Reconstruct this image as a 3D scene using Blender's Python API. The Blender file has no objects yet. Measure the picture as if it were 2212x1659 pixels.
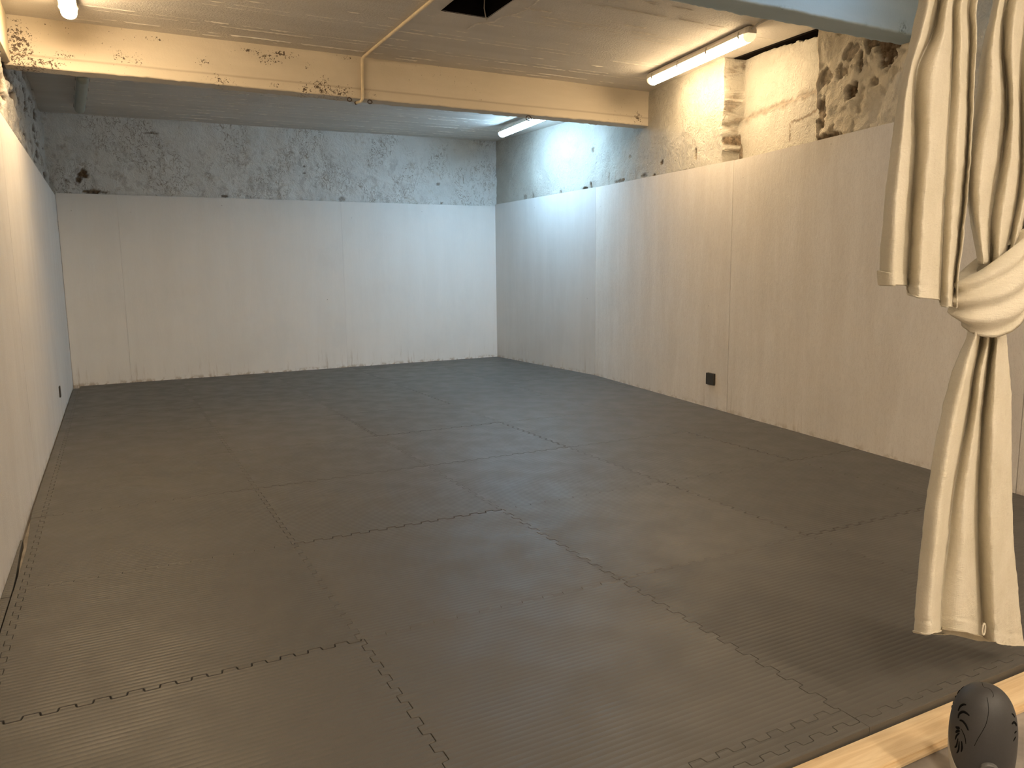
import bpy, bmesh, math, random
from mathutils import Vector, Matrix, noise
from mathutils.geometry import tessellate_polygon

random.seed(7)
S = bpy.context.scene
COL = S.collection
PI = math.pi

# ------------------------------------------------------------------ camera, world, exposure
W, H = 2212.0, 1659.0
CP, CR, CY = 1.428493987, -0.011812532, -0.477079678      # pitch, roll, yaw
CPOS = Vector((-0.62121, -1.27164, 1.14536))
FPX = 1655.417
RM = Matrix.Rotation(CY, 3, 'Z') @ Matrix.Rotation(CP, 3, 'X') @ Matrix.Rotation(CR, 3, 'Z')
cam_d = bpy.data.cameras.new('camera')
cam = bpy.data.objects.new('camera', cam_d)
COL.objects.link(cam)
cam_d.sensor_width = 36.0
cam_d.sensor_fit = 'HORIZONTAL'
cam_d.lens = FPX / W * 36.0
cam_d.clip_start = 0.02
cam.matrix_world = Matrix.Translation(CPOS) @ RM.to_4x4()
S.camera = cam

wd = bpy.data.worlds.new('world')
S.world = wd
wd.use_nodes = True
wd.node_tree.nodes['Background'].inputs[0].default_value = (0.05, 0.05, 0.05, 1)
wd.node_tree.nodes['Background'].inputs[1].default_value = 0.05

S.view_settings.view_transform = 'Standard'
S.view_settings.look = 'None'
S.view_settings.exposure = 0.2
S.view_settings.gamma = 1.0
S.view_settings.use_curve_mapping = False
S.cycles.max_bounces = 10
S.cycles.diffuse_bounces = 6

WARM = (1.0, 0.73, 0.42)
COOL = (0.45, 0.735, 1.0)
REAR = (1.0, 0.83, 0.62)
L_WARM, L_COOL = 90.0, 150.0
L_WARM_L = 145.0
L_WARM_B = 205.0
L_COOL_F = 6.5

def ray(u, v):
    return RM @ Vector(((u - W / 2) / FPX, -(v - H / 2) / FPX, -1.0))
def at_y(u, v, y):
    d = ray(u, v)
    return CPOS + d * ((y - CPOS.y) / d.y)
def at_z(u, v, z):
    d = ray(u, v)
    return CPOS + d * ((z - CPOS.z) / d.z)
def at_x(u, v, x):
    d = ray(u, v)
    return CPOS + d * ((x - CPOS.x) / d.x)

# ------------------------------------------------------------------ helpers
def mesh(name, vs, fs, mat=None, parent=None, smooth=False, attrs=None, mats=None, fmat=None):
    me = bpy.data.meshes.new(name)
    me.from_pydata([tuple(v) for v in vs], [], fs)
    me.update()
    if mats:
        for m in mats: me.materials.append(m)
        if fmat:
            me.polygons.foreach_set('material_index', fmat)
    elif mat:
        me.materials.append(mat)
    if smooth:
        me.polygons.foreach_set('use_smooth', [True] * len(me.polygons))
    if attrs:
        for k, vals in attrs.items():
            a = me.attributes.new(k, 'FLOAT', 'POINT')
            a.data.foreach_set('value', vals)
    o = bpy.data.objects.new(name, me)
    COL.objects.link(o)
    if parent: o.parent = parent
    return o

def recalc(o):
    bm = bmesh.new(); bm.from_mesh(o.data)
    bmesh.ops.recalc_face_normals(bm, faces=bm.faces)
    bm.to_mesh(o.data); bm.free()
    return o

def tag(o, label=None, cat=None, group=None, kind=None):
    if label: o['label'] = label
    if cat: o['category'] = cat
    if group: o['group'] = group
    if kind: o['kind'] = kind
    return o

def empty(name, loc, label, cat, group=None, rz=0.0):
    o = bpy.data.objects.new(name, None)
    COL.objects.link(o)
    o.location = loc; o.rotation_euler = (0, 0, rz)
    o.empty_display_size = 0.1
    return tag(o, label, cat, group)

class MB:
    def __init__(s): s.v = []; s.f = []
    def box(s, x0, x1, y0, y1, z0, z1):
        b = len(s.v)
        s.v += [Vector(p) for p in ((x0,y0,z0),(x1,y0,z0),(x1,y1,z0),(x0,y1,z0),(x0,y0,z1),(x1,y0,z1),(x1,y1,z1),(x0,y1,z1))]
        s.f += [tuple(b + i for i in q) for q in ((0,3,2,1),(4,5,6,7),(0,1,5,4),(1,2,6,5),(2,3,7,6),(3,0,4,7))]
    def tube(s, pts, r, n=10, closed=False, caps=True):
        pts = [Vector(p) for p in pts]
        N = len(pts); b = len(s.v)
        up = None
        for i, p in enumerate(pts):
            if closed: t = pts[(i + 1) % N] - pts[i - 1]
            else: t = pts[min(i + 1, N - 1)] - pts[max(i - 1, 0)]
            t.normalize()
            if up is None:
                up = t.orthogonal().normalized()
            up = (up - t * up.dot(t)).normalized()
            w = t.cross(up)
            rr = r[i] if isinstance(r, (list, tuple)) else r
            for k in range(n):
                a = 2 * PI * k / n
                s.v.append(p + (up * math.cos(a) + w * math.sin(a)) * rr)
        R = N if closed else N - 1
        for i in range(R):
            j = (i + 1) % N
            for k in range(n):
                l = (k + 1) % n
                s.f.append((b + i*n + k, b + j*n + k, b + j*n + l, b + i*n + l))
        if caps and not closed:
            s.f.append(tuple(b + k for k in range(n)))
            s.f.append(tuple(b + (N-1)*n + k for k in reversed(range(n))))
    def loft(s, rings, closed=True, cap0=True, cap1=True):
        n = len(rings[0]); b = len(s.v)
        for r in rings: s.v += [Vector(p) for p in r]
        for i in range(len(rings) - 1):
            for k in range(n if closed else n - 1):
                l = (k + 1) % n
                s.f.append((b + i*n + k, b + i*n + l, b + (i+1)*n + l, b + (i+1)*n + k))
        if cap0: s.f.append(tuple(b + k for k in reversed(range(n))))
        if cap1: s.f.append(tuple(b + (len(rings)-1)*n + k for k in range(n)))
    def build(s, name, mat, parent=None, smooth=False, bevel=0.0):
        o = mesh(name, s.v, s.f, mat, parent, smooth)
        recalc(o)
        if bevel:
            m = o.modifiers.new('bevel', 'BEVEL'); m.width = bevel; m.segments = 2; m.limit_method = 'ANGLE'
        return o

def frange(a, b, step):
    n = max(1, int(round(abs(b - a) / step)))
    return [a + (b - a) * i / n for i in range(n + 1)]

def with_breaks(a, b, step, brk):
    pts = sorted([a, b] + [k for k in brk if a < k < b])
    out = []
    for p, q in zip(pts[:-1], pts[1:]):
        out += frange(p, q, step)[:-1]
    return out + [b]

def grid(name, us, vs, fn, mat, skip=None, smooth=True, attr=None, extra=None, flip=False, emat=None):
    """fn(u,v)->(co, {attr: value})"""
    V = []; A = {k: [] for k in (attr or [])}
    for v in vs:
        for u in us:
            co, at = fn(u, v)
            V.append(co)
            for k in A: A[k].append(at.get(k, 0.0))
    n = len(us); F = []
    for j in range(len(vs) - 1):
        for i in range(n - 1):
            if skip and skip((us[i] + us[i+1]) / 2, (vs[j] + vs[j+1]) / 2): continue
            q = (j*n + i, j*n + i + 1, (j+1)*n + i + 1, (j+1)*n + i)
            F.append(q[::-1] if flip else q)
    if extra:
        b = len(V); V += extra.v
        F += [tuple(b + i for i in f) for f in extra.f]
        for k in A: A[k] += [0.0] * len(extra.v)
    o = mesh(name, V, F, mat, smooth=smooth, attrs=A)
    if emat:
        o.data.materials.append(emat); k0 = len(F) - len(extra.f)
        o.data.polygons.foreach_set('material_index', [1 if i >= k0 else 0 for i in range(len(F))])
    return o

def fb(p, oct=4):
    return noise.fractal(Vector(p), 1.0, 2.0, oct)
def sstep(a, b, x):
    t = min(1.0, max(0.0, (x - a) / (b - a)))
    return t * t * (3 - 2 * t)
def lerp(a, b, t): return a + (b - a) * t

# ------------------------------------------------------------------ materials
class NT:
    def __init__(s, name):
        s.m = bpy.data.materials.new(name); s.m.use_nodes = True
        s.t = s.m.node_tree; s.N = s.t.nodes; s.L = s.t.links
        s.b = s.N['Principled BSDF']; s.out = s.N['Material Output']
        s.tc = s.N.new('ShaderNodeTexCoord')
    def n(s, typ, **kw):
        o = s.N.new(typ)
        for k, v in kw.items(): setattr(o, k, v)
        return o
    def link(s, a, b): s.L.new(a, b)
    def mapping(s, scale=(1,1,1), src='Object', rot=(0,0,0)):
        m = s.n('ShaderNodeMapping')
        m.inputs['Scale'].default_value = scale
        m.inputs['Rotation'].default_value = rot
        s.link(s.tc.outputs[src], m.inputs['Vector'])
        return m.outputs[0]
    def noise(s, scale, detail=4, rough=0.55, vec=None, dist=0.0):
        o = s.n('ShaderNodeTexNoise')
        o.inputs['Scale'].default_value = scale; o.inputs['Detail'].default_value = detail
        o.inputs['Roughness'].default_value = rough; o.inputs['Distortion'].default_value = dist
        s.link(vec if vec is not None else s.tc.outputs['Object'], o.inputs['Vector'])
        return o.outputs['Fac']
    def math(s, op, a, b=None, c=None, clamp=False):
        o = s.n('ShaderNodeMath', operation=op); o.use_clamp = clamp
        for i, x in enumerate((a, b, c)):
            if x is None: continue
            if isinstance(x, (int, float)): o.inputs[i].default_value = x
            else: s.link(x, o.inputs[i])
        return o.outputs[0]
    def ramp(s, fac, lo, hi, a=0.0, b=1.0):
        o = s.n('ShaderNodeMapRange'); o.interpolation_type = 'SMOOTHSTEP'
        o.inputs['From Min'].default_value = lo; o.inputs['From Max'].default_value = hi
        o.inputs['To Min'].default_value = a; o.inputs['To Max'].default_value = b
        s.link(fac, o.inputs['Value'])
        return o.outputs[0]
    def mix(s, fac, a, b):
        o = s.n('ShaderNodeMix', data_type='RGBA')
        if isinstance(fac, (int, float)): o.inputs[0].default_value = fac
        else: s.link(fac, o.inputs[0])
        for i, x in ((6, a), (7, b)):
            if isinstance(x, tuple): o.inputs[i].default_value = (*x, 1)
            else: s.link(x, o.inputs[i])
        return o.outputs[2]
    def attr(s, name):
        o = s.n('ShaderNodeAttribute'); o.attribute_name = name
        return o.outputs['Fac']
    def bump(s, h, dist, strength=1.0, prev=None):
        o = s.n('ShaderNodeBump')
        o.inputs['Distance'].default_value = dist; o.inputs['Strength'].default_value = strength
        s.link(h, o.inputs['Height'])
        if prev is not None: s.link(prev, o.inputs['Normal'])
        return o.outputs[0]
    def fin(s, col=None, rough=0.8, nrm=None, spec=0.3):
        if col is not None:
            if isinstance(col, tuple): s.b.inputs['Base Color'].default_value = (*col, 1)
            else: s.link(col, s.b.inputs['Base Color'])
        if isinstance(rough, (int, float)): s.b.inputs['Roughness'].default_value = rough
        else: s.link(rough, s.b.inputs['Roughness'])
        if nrm is not None: s.link(nrm, s.b.inputs['Normal'])
        s.b.inputs['Specular IOR Level'].default_value = spec
        return s.m

def plain(name, col, rough=0.6, spec=0.3, var=0.12, scale=20, bump=0.0, metal=0.0):
    t = NT(name)
    f = t.noise(scale, 4)
    c = t.mix(t.ramp(f, 0.3, 0.7), tuple(x * (1 - var) for x in col), tuple(min(1, x * (1 + var)) for x in col))
    nr = t.bump(t.noise(scale * 4, 3), bump) if bump else None
    t.b.inputs['Metallic'].default_value = metal
    return t.fin(c, rough, nr, spec)

def mat_foam():
    t = NT('mat_foam')
    oi = t.n('ShaderNodeObjectInfo')
    base = t.mix(oi.outputs['Random'], (0.068, 0.062, 0.053), (0.090, 0.082, 0.071))
    dirt = t.ramp(t.noise(2.2, 5, 0.6), 0.35, 0.75)
    col = t.mix(dirt, base, (0.084, 0.077, 0.066))
    fine = t.noise(900, 2)
    col = t.mix(t.math('MULTIPLY', fine, 0.25), col, (0.108, 0.10, 0.088))
    sx = t.n('ShaderNodeSeparateXYZ'); t.link(t.tc.outputs['Object'], sx.inputs[0])
    wob = t.math('MULTIPLY', t.noise(3, 2), 0.004)
    yy = t.math('ADD', sx.outputs['Y'], wob)
    w = t.math('SINE', t.math('MULTIPLY', yy, 2 * PI / 0.02))
    w = t.math('POWER', t.math('MULTIPLY_ADD', w, 0.5, 0.5), 0.6)
    b1 = t.bump(w, 0.0016, 0.55)
    b2 = t.bump(t.noise(350, 3), 0.0006, 0.6, b1)
    b3 = t.bump(t.noise(2.5, 2), 0.010, 0.5, b2)
    return t.fin(col, t.ramp(t.noise(5, 4), 0.3, 0.7, 0.44, 0.56), b3, 0.5)

def mat_board(name, c0, c1, streak=0.5, dirt=0.0, rough=0.75, fibre=0.0012):
    t = NT(name)
    sv = t.mapping((4, 4, 0.55))
    f = t.noise(1.6, 7, 0.7, sv, 0.4)
    col = t.mix(t.ramp(f, 0.25, 0.78), c0, c1)
    mott = t.noise(1.3, 5, 0.6)
    col = t.mix(t.math('MULTIPLY', t.ramp(mott, 0.45, 0.75), 0.35), col, tuple(x * 0.86 for x in c0))
    fib = t.noise(22, 5, 0.7, t.mapping((2.4, 2.4, 0.8)), 0.6)
    line = t.ramp(t.math('ABSOLUTE', t.math('SUBTRACT', fib, 0.5)), 0.0, 0.02, 1.0, 0.0)
    col = t.mix(t.math('MULTIPLY', line, 0.16 * streak), col, (0.25, 0.19, 0.14))
    # sparse dark pin marks
    vo = t.n('ShaderNodeTexVoronoi'); vo.inputs['Scale'].default_value = 5.5
    t.link(t.tc.outputs['Object'], vo.inputs['Vector'])
    dot = t.ramp(vo.outputs['Distance'], 0.02, 0.035, 1.0, 0.0)
    col = t.mix(t.math('MULTIPLY', dot, 0.6), col, (0.2, 0.16, 0.12))
    if dirt:
        sx = t.n('ShaderNodeSeparateXYZ'); t.link(t.tc.outputs['Object'], sx.inputs[0])
        low = t.ramp(sx.outputs['Z'], 0.0, 0.30, 1.0, 0.0)
        drip = t.ramp(t.noise(5, 5, 0.7, t.mapping((5, 5, 0.35))), 0.55, 0.75)
        col = t.mix(t.math('MULTIPLY', t.math('MULTIPLY', low, drip), dirt), col, (0.28, 0.19, 0.10))
        low2 = t.ramp(sx.outputs['Z'], 0.0, 0.05, 1.0, 0.0)
        d2 = t.ramp(t.noise(18, 4), 0.45, 0.6)
        col = t.mix(t.math('MULTIPLY', t.math('MULTIPLY', low2, d2), dirt), col, (0.3, 0.2, 0.1))
    n1 = t.bump(fib, fibre * 2.2, 0.9)
    n2 = t.bump(t.noise(160, 4, 0.6), fibre, 0.8, n1)
    n3 = t.bump(t.noise(1.1, 3), 0.012, 0.6, n2)
    return t.fin(col, rough, n3, 0.25)

def mat_plaster(name, c0, c1, stain=(0.33, 0.25, 0.17), stain_amt=0.5, scratch=0.0, lit_wash=None):
    t = NT(name)
    f = t.noise(3.5, 6, 0.6)
    col = t.mix(t.ramp(f, 0.3, 0.7), c0, c1)
    if lit_wash: col = t.mix(t.attr('lit_wash'), col, lit_wash)
    s1 = t.ramp(t.noise(6, 7, 0.7, dist=0.6), 0.56, 0.70)
    col = t.mix(t.math('MULTIPLY', s1, stain_amt), col, stain)
    if scratch:
        nz = t.noise(11, 4, 0.6, t.mapping((1.5, 1.5, 0.9)), 1.2)
        ln = t.ramp(t.math('ABSOLUTE', t.math('SUBTRACT', nz, 0.52)), 0.0, 0.030, 1.0, 0.0)
        msk = t.ramp(t.noise(2.6, 3), 0.44, 0.6)
        col = t.mix(t.math('MULTIPLY', t.math('MULTIPLY', ln, msk), scratch), col, (0.22, 0.16, 0.105))
    bare = t.attr('bare')
    br = t.mix(t.ramp(t.noise(28, 5, 0.65), 0.35, 0.7), (0.10, 0.068, 0.042), (0.30, 0.215, 0.14))
    col = t.mix(bare, col, br)
    b1 = t.bump(t.noise(20, 6, 0.65, dist=1.6), 0.020, 1.0)
    b2 = t.bump(t.noise(120, 4, 0.6), 0.0025, 0.8, b1)
    return t.fin(col, 0.85, b2, 0.2)

def mat_concrete(name, c0, c1, stip=0.0025, specks=False, board=True, dirt_edge=False):
    t = NT(name)
    sv = t.mapping((0.5, 3.0, 3.0))
    col = t.mix(t.ramp(t.noise(1.5, 5, 0.6, sv), 0.3, 0.7), c0, c1)
    col = t.mix(t.math('MULTIPLY', t.ramp(t.noise(0.9, 5, 0.65), 0.5, 0.75), 0.35), col, tuple(x * 0.75 for x in c0))
    if specks:
        sp = t.attr('speck')
        n1 = t.noise(62, 5, 0.7, dist=0.5)
        th = t.math('MULTIPLY_ADD', sp, -0.25, 0.715)
        d = t.math('SUBTRACT', n1, th)
        k = t.ramp(d, 0.0, 0.03)
        col = t.mix(t.math('MULTIPLY', k, 0.92), col, (0.075, 0.05, 0.035))
        ln = t.attr('line')
        col = t.mix(t.math('MULTIPLY', ln, 0.4), col, (0.25, 0.18, 0.12))
    if dirt_edge:
        k = t.math('MULTIPLY', t.attr('speck'), t.ramp(t.noise(45, 5, 0.7), 0.42, 0.62))
        col = t.mix(k, col, (0.03, 0.05, 0.055))
    nv = t.noise(70, 5, 0.6)
    b1 = t.bump(nv, stip, 0.8)
    b2 = t.bump(t.noise(260, 3), stip * 0.4, 0.8, b1)
    return t.fin(col, 0.85, b2, 0.2)

def mat_emit(name, col, strength, side=0.12):
    t = NT(name)
    t.b.inputs['Base Color'].default_value = (0.8, 0.8, 0.78, 1)
    t.b.inputs['Roughness'].default_value = 0.35
    t.b.inputs['Emission Color'].default_value = (*col, 1)
    # the ribbed cover throws most of its light downwards, less out of its flanks
    g = t.n('ShaderNodeNewGeometry'); sx = t.n('ShaderNodeSeparateXYZ'); t.link(g.outputs['Normal'], sx.inputs[0])
    dn = t.math('MULTIPLY', sx.outputs['Z'], -1.0, clamp=True)
    t.link(t.math('MULTIPLY', t.math('MULTIPLY_ADD', dn, 1 - side, side), strength), t.b.inputs['Emission Strength'])
    return t.m

def mat_cloth():
    t = NT('cream_linen')
    col = t.mix(t.ramp(t.noise(7, 4), 0.3, 0.7), (0.72, 0.67, 0.55), (0.79, 0.74, 0.63))
    fx = t.noise(500, 2, 0.5, t.mapping((1, 1, 0.12)))
    fy = t.noise(500, 2, 0.5, t.mapping((0.12, 0.12, 1)))
    wv = t.math('ADD', fx, fy)
    col = t.mix(t.math('MULTIPLY', t.ramp(wv, 0.75, 1.25), 0.25), col, (0.60, 0.54, 0.43))
    b1 = t.bump(wv, 0.0012, 0.9)
    b2 = t.bump(t.noise(28, 4, 0.6, t.mapping((1, 1, 1.9)), 0.8), 0.006, 0.5, b1)
    m = t.fin(col, 0.9, b2, 0.15)
    tr = t.n('ShaderNodeBsdfTranslucent'); t.link(col, tr.inputs[0])
    mx = t.n('ShaderNodeMixShader'); mx.inputs[0].default_value = 0.14
    t.link(t.b.outputs[0], mx.inputs[1]); t.link(tr.outputs[0], mx.inputs[2])
    t.link(mx.outputs[0], t.out.inputs[0])
    return m

def mat_wood():
    t = NT('pale_pine')
    g = t.noise(3, 5, 0.6, t.mapping((1.2, 16, 16)), 0.8)
    col = t.mix(t.ramp(g, 0.3, 0.7), (0.62, 0.45, 0.26), (0.76, 0.60, 0.38))
    vo = t.n('ShaderNodeTexVoronoi'); vo.inputs['Scale'].default_value = 4.5
    t.link(t.mapping((1.0, 2.0, 1.0)), vo.inputs['Vector'])
    kn = t.ramp(vo.outputs['Distance'], 0.03, 0.13, 1.0, 0.0)
    col = t.mix(t.math('MULTIPLY', kn, 0.55), col, (0.35, 0.19, 0.08))
    v2 = t.n('ShaderNodeTexVoronoi'); v2.inputs['Scale'].default_value = 13
    t.link(t.tc.outputs['Object'], v2.inputs['Vector'])
    dt = t.ramp(v2.outputs['Distance'], 0.03, 0.05, 1.0, 0.0)
    col = t.mix(t.math('MULTIPLY', dt, 0.8), col, (0.12, 0.06, 0.03))
    return t.fin(col, 0.6, t.bump(g, 0.001, 0.5), 0.3)

M = {}
M['foam'] = mat_foam()
M['board_right'] = mat_board('painted_fibreboard', (0.71, 0.655, 0.59), (0.80, 0.755, 0.70), 1.3, 0.35)
M['board_left'] = mat_board('painted_fibreboard_pale', (0.74, 0.70, 0.66), (0.80, 0.765, 0.725), 0.6, 0.25)
M['board_back'] = mat_board('white_painted_board', (0.78, 0.76, 0.73), (0.82, 0.80, 0.77), 0.12, 0.6, 0.6, 0.0005)
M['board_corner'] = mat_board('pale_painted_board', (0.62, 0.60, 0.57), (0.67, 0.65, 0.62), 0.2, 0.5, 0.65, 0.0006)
M['plaster'] = mat_plaster('rough_plaster', (0.49, 0.46, 0.40), (0.55, 0.52, 0.455), stain_amt=0.2, scratch=0.2, lit_wash=(0.74, 0.66, 0.52))
M['plaster_back'] = mat_plaster('stained_plaster', (0.76, 0.75, 0.72), (0.84, 0.83, 0.80), (0.54, 0.47, 0.38), 0.5, 0.75)
M['plaster_left'] = mat_plaster('flaking_plaster', (0.55, 0.52, 0.47), (0.66, 0.63, 0.58), (0.28, 0.21, 0.15), 0.7, 0.5)
M['ceiling'] = mat_concrete('board_marked_ceiling', (0.64, 0.60, 0.55), (0.71, 0.67, 0.62), 0.007)
M['beam'] = mat_concrete('painted_beam', (0.62, 0.555, 0.455), (0.68, 0.61, 0.51), 0.0015, specks=True)
M['beam_cool_lit'] = mat_concrete('cool_lit_beam', (0.42, 0.52, 0.58), (0.48, 0.58, 0.64), 0.0015, dirt_edge=True)  # part of the cool light on this beam is mixed into its blue
M['ridge'] = plain('lit_ridge', (0.82, 0.77, 0.70), 0.85, 0.2)  # paler than the ceiling: light caught by the fins is put into the colour
M['floor'] = plain('bare_floor', (0.29, 0.26, 0.23), 0.8, 0.3, 0.35, 6, 0.003)
M['void'] = plain('void_shade', (0.012, 0.010, 0.009), 0.95, 0.0)  # near-black colour paints the shade inside the hatch and niche gap
M['casing'] = plain('cream_casing', (0.66, 0.58, 0.44), 0.6, 0.3, 0.04, 8)
M['tray'] = plain('lamp_tray', (0.68, 0.63, 0.56), 0.5, 0.4, 0.04, 12)
M['clip'] = plain('lamp_clip', (0.36, 0.33, 0.29), 0.4, 0.4, 0.04, 12)
M['cover_off'] = plain('unlit_cover', (0.36, 0.37, 0.31), 0.35, 0.5, 0.05, 12)
M['cover_end'] = plain('cover_end', (0.70, 0.67, 0.60), 0.35, 0.5, 0.03, 12)
M['pipe'] = plain('cream_pipe', (0.66, 0.56, 0.40), 0.5, 0.4, 0.08, 25)
M['rust'] = plain('rusty_iron', (0.10, 0.07, 0.05), 0.7, 0.3, 0.4, 60, 0.001)
M['cable'] = plain('grey_cable', (0.40, 0.37, 0.33), 0.5, 0.4, 0.06, 30)
M['wire'] = plain('pale_wire', (0.45, 0.40, 0.34), 0.5, 0.4)
M['cloth'] = mat_cloth()
M['wood'] = mat_wood()
M['dark_shell'] = plain('charcoal_plastic', (0.040, 0.040, 0.043), 0.48, 0.5, 0.05, 300, 0.0004)
M['light_shell'] = plain('pale_grey_plastic', (0.42, 0.40, 0.36), 0.45, 0.45, 0.03, 60)
M['slot'] = plain('black_slot', (0.004, 0.004, 0.004), 0.9, 0.1)
M['button'] = plain('grey_button', (0.10, 0.10, 0.10), 0.4, 0.5)
M['socket'] = plain('dark_socket_box', (0.045, 0.04, 0.033), 0.5, 0.4)
M['socket_in'] = plain('grey_socket_insert', (0.13, 0.12, 0.105), 0.4, 0.5)
M['scuff'] = plain('grey_scuff', (0.17, 0.16, 0.14), 0.8, 0.1, 0.3, 80)
M['rod'] = plain('steel_rod', (0.4, 0.4, 0.4), 0.4, 0.5, 0.05, 20, 0, 0.8)
M['e_warm'] = mat_emit('warm_tube_cover', WARM, L_WARM)
M['e_warm_l'] = mat_emit('warm_tube_cover_left', WARM, L_WARM_L)
M['e_warm_b'] = mat_emit('added_warm_tube_cover', REAR, L_WARM_B)
M['e_cool'] = mat_emit('cool_tube_cover', COOL, L_COOL, 0.16)
M['cap_warm'] = mat_emit('warm_lit_end_cap', WARM, 0.9, 1.0)
M['cap_cool'] = mat_emit('cool_lit_end_cap', COOL, 0.5, 1.0)
M['e_cool_f'] = mat_emit('added_cool_tube_cover', COOL, L_COOL_F, 1.0)

# ------------------------------------------------------------------ room geometry
ZF = -0.04                  # bare floor; the mats' top is z = 0
ZC = 2.85
Y0 = -3.6                   # wall behind the camera
XL = -1.066                 # face of the left boards
def xr(y):                  # face of the right boards
    if y >= 6.03: return 4.20 - 0.06 * (y - 6.03) / 2.34
    return 3.43 + (y - 0.89) * 0.77 / 5.14
def yb(x): return 8.19 + (x + 1.075) * 0.18 / 5.215
def zc(x, y):
    return ZC + max(0.0, y - 5.0) / 3.3 * (0.006 + 0.075 * (x + 1.1) / 5.25)

# floor
mb = MB(); mb.box(-1.6, 4.9, Y0 - 0.2, 8.9, ZF - 0.15, ZF)
tag(mb.build('floor', M['floor']), 'bare grey floor below the mats', kind='structure')

# ---- right wall
NY0, NY1 = 2.585, 3.655
patches_r = [   # y, z, ry, rz, exposed amount, push in
    (1.98, 2.50, .09, .14, 1.0, .035), (2.12, 2.56, .05, .07, .9, .03), (1.90, 2.60, .06, .10, .9, .03),
    (2.27, 2.27, .045, .045, 1.0, .05), (2.22, 2.30, .03, .035, 1.0, .05), (2.37, 2.42, .05, .05, .6, .025),
    (2.50, 2.43, .06, .06, .6, .02), (2.54, 2.20, .045, .10, .8, .025), (2.45, 2.03, .12, .025, .9, .03),
    (2.28, 2.52, .06, .05, .6, .02), (2.20, 2.44, .02, .07, .8, .03), (2.08, 2.30, .03, .03, .6, .02),
    (3.63, 2.08, .03, .10, .8, .015), (3.65, 2.20, .02, .05, .9, .015),
    (4.62, 2.16, .03, .02, .9, .01), (4.05, 2.15, .02, .05, .7, .01), (4.75, 2.06, .02, .015, .8, .01),
    (5.45, 2.09, .10, .015, .9, .01), (4.30, 2.03, .22, .008, 1.0, .01),
    (6.25, 2.085, .05, .03, 1.0, .02), (6.13, 2.12, .018, .05, 1.0, .02), (6.75, 2.10, .03, .025, .7, .01),
    (7.62, 2.12, .05, .035, .5, .008), (7.42, 2.12, .02, .035, .5, .008), (6.10, 2.50, .03, .03, .7, .01),
    (5.72, 2.12, .02, .08, .35, .01), (5.25, 2.30, .03, .015, .4, .01), (4.95, 2.08, .06, .02, .5, .01),
]
def wall_r(y, z):
    x = xr(y) + 0.034
    P = (y * 1.0, z * 1.0, 3.3)
    rough = 0.35 + 0.65 * sstep(3.0, 2.5, y) + 0.15 * sstep(4.5, 6.0, y)
    d = 0.011 * fb((y * 4, z * 4, 1.7), 5) * (0.5 + rough) + 0.016 * fb((y * 9, z * 9, 5.1), 4) * (rough * 0.75)
    bare = 0.0
    inn = 0.0
    if z > 1.93:
        jag = 0.018 * fb((z * 9, 2.2, 0.4), 4)
        inn = sstep(NY0 - 0.002, NY0 + 0.006, y + jag * 0.2) * sstep(NY1 + 0.006, NY1 - 0.002, y + jag)
        for py, pz, ry, rz, am, push in patches_r:
            ddy = (y - py) / ry; ddz = (z - pz) / rz
            q = ddy * ddy + ddz * ddz
            if q < 4:
                k = sstep(1.25, 0.75, q + 0.8 * fb((y * 22, z * 22, py), 4))
                bare = max(bare, k * am)
                d += push * k
        if y < NY0 - 0.01:     # rough stone, plaster missing here and there
            k = sstep(0.36, 0.60, fb((y * 13, z * 11, 8.8), 5))
            bare = max(bare, 0.22 * k); d += 0.012 * k + 0.010 * (0.5 - abs(fb((y * 7, z * 7, 3.3), 4))) * 0.8
    dd = d * (1 - 0.55 * inn) + 0.20 * inn
    if inn > 0.5:
        t = (NY1 - y) / (NY1 - NY0)
        zl = 2.37 + 0.045 * t + 0.012 * fb((y * 8, 1, 1), 3)         # ledge across the niche
        dd -= 0.04 * sstep(zl + 0.015, zl - 0.02, z)
        band = sstep(0.05, 0.01, abs(z - zl - 0.0) + 0.02 * fb((y * 14, z * 14, 2), 3))
        bare = max(bare, 0.6 * band)
        # crack running down from the ledge
        cz = 2.36 - 0.05 * math.sin((y - 2.6) * 7) - 0.30 * max(0, (y - 2.64))
        if 2.62 < y < 3.02:
            cr = sstep(0.016, 0.004, abs(z - cz + 0.02 * fb((y * 20, 0, 0), 3)))
            bare = max(bare, 0.75 * cr)
        if z > 2.10 and z < 2.24 and abs(y - 3.03 + 0.01 * fb((z * 20, 0, 4), 3)) < 0.007:
            bare = max(bare, 0.7)
        # patches on the far reveal
        if y > NY1 - 0.13:
            bare = max(bare, 0.0)
        # gap below the slab, its shade painted with the bare brown
        zt = zc(x, y) - 0.004 - 0.062 * sstep(0.15, 0.95, t) * (1 + 0.45 * fb((y * 16, 3, 3), 3))
        if z > zt: dd += 0.5; bare = 1.0  # full bare brown here only paints the shade of the gap
    if 0.02 < inn < 0.985 and y > 3:      # far reveal of the niche: plaster fallen off in patches
        bare = max(bare, 0.6 * sstep(0.16, 0.30, fb((z * 5.5, inn * 1.3, 7), 4)))
    return (x + dd, y + dd * -0.10, z), {'bare': bare, 'lit_wash': 1.0 if (y < NY0 and inn < 0.5) else 0.0}  # stone stretch painted paler, its colour making up for lamp falloff
ysr = with_breaks(Y0, 8.6, 0.06, []) 
ysr = sorted(frange(Y0, 0.8, 0.08)[:-1] + frange(0.8, 1.6, 0.03)[:-1] + frange(1.6, 4.0, 0.0075)[:-1] + frange(4.0, 8.6, 0.0135) + [NY1 - 0.012 + 0.0013 * k + 0.0003 for k in range(20)])
zsr = [ZF - 0.05, 0.6, 1.3, 1.9] + frange(1.96, 2.98, 0.0085)
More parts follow.
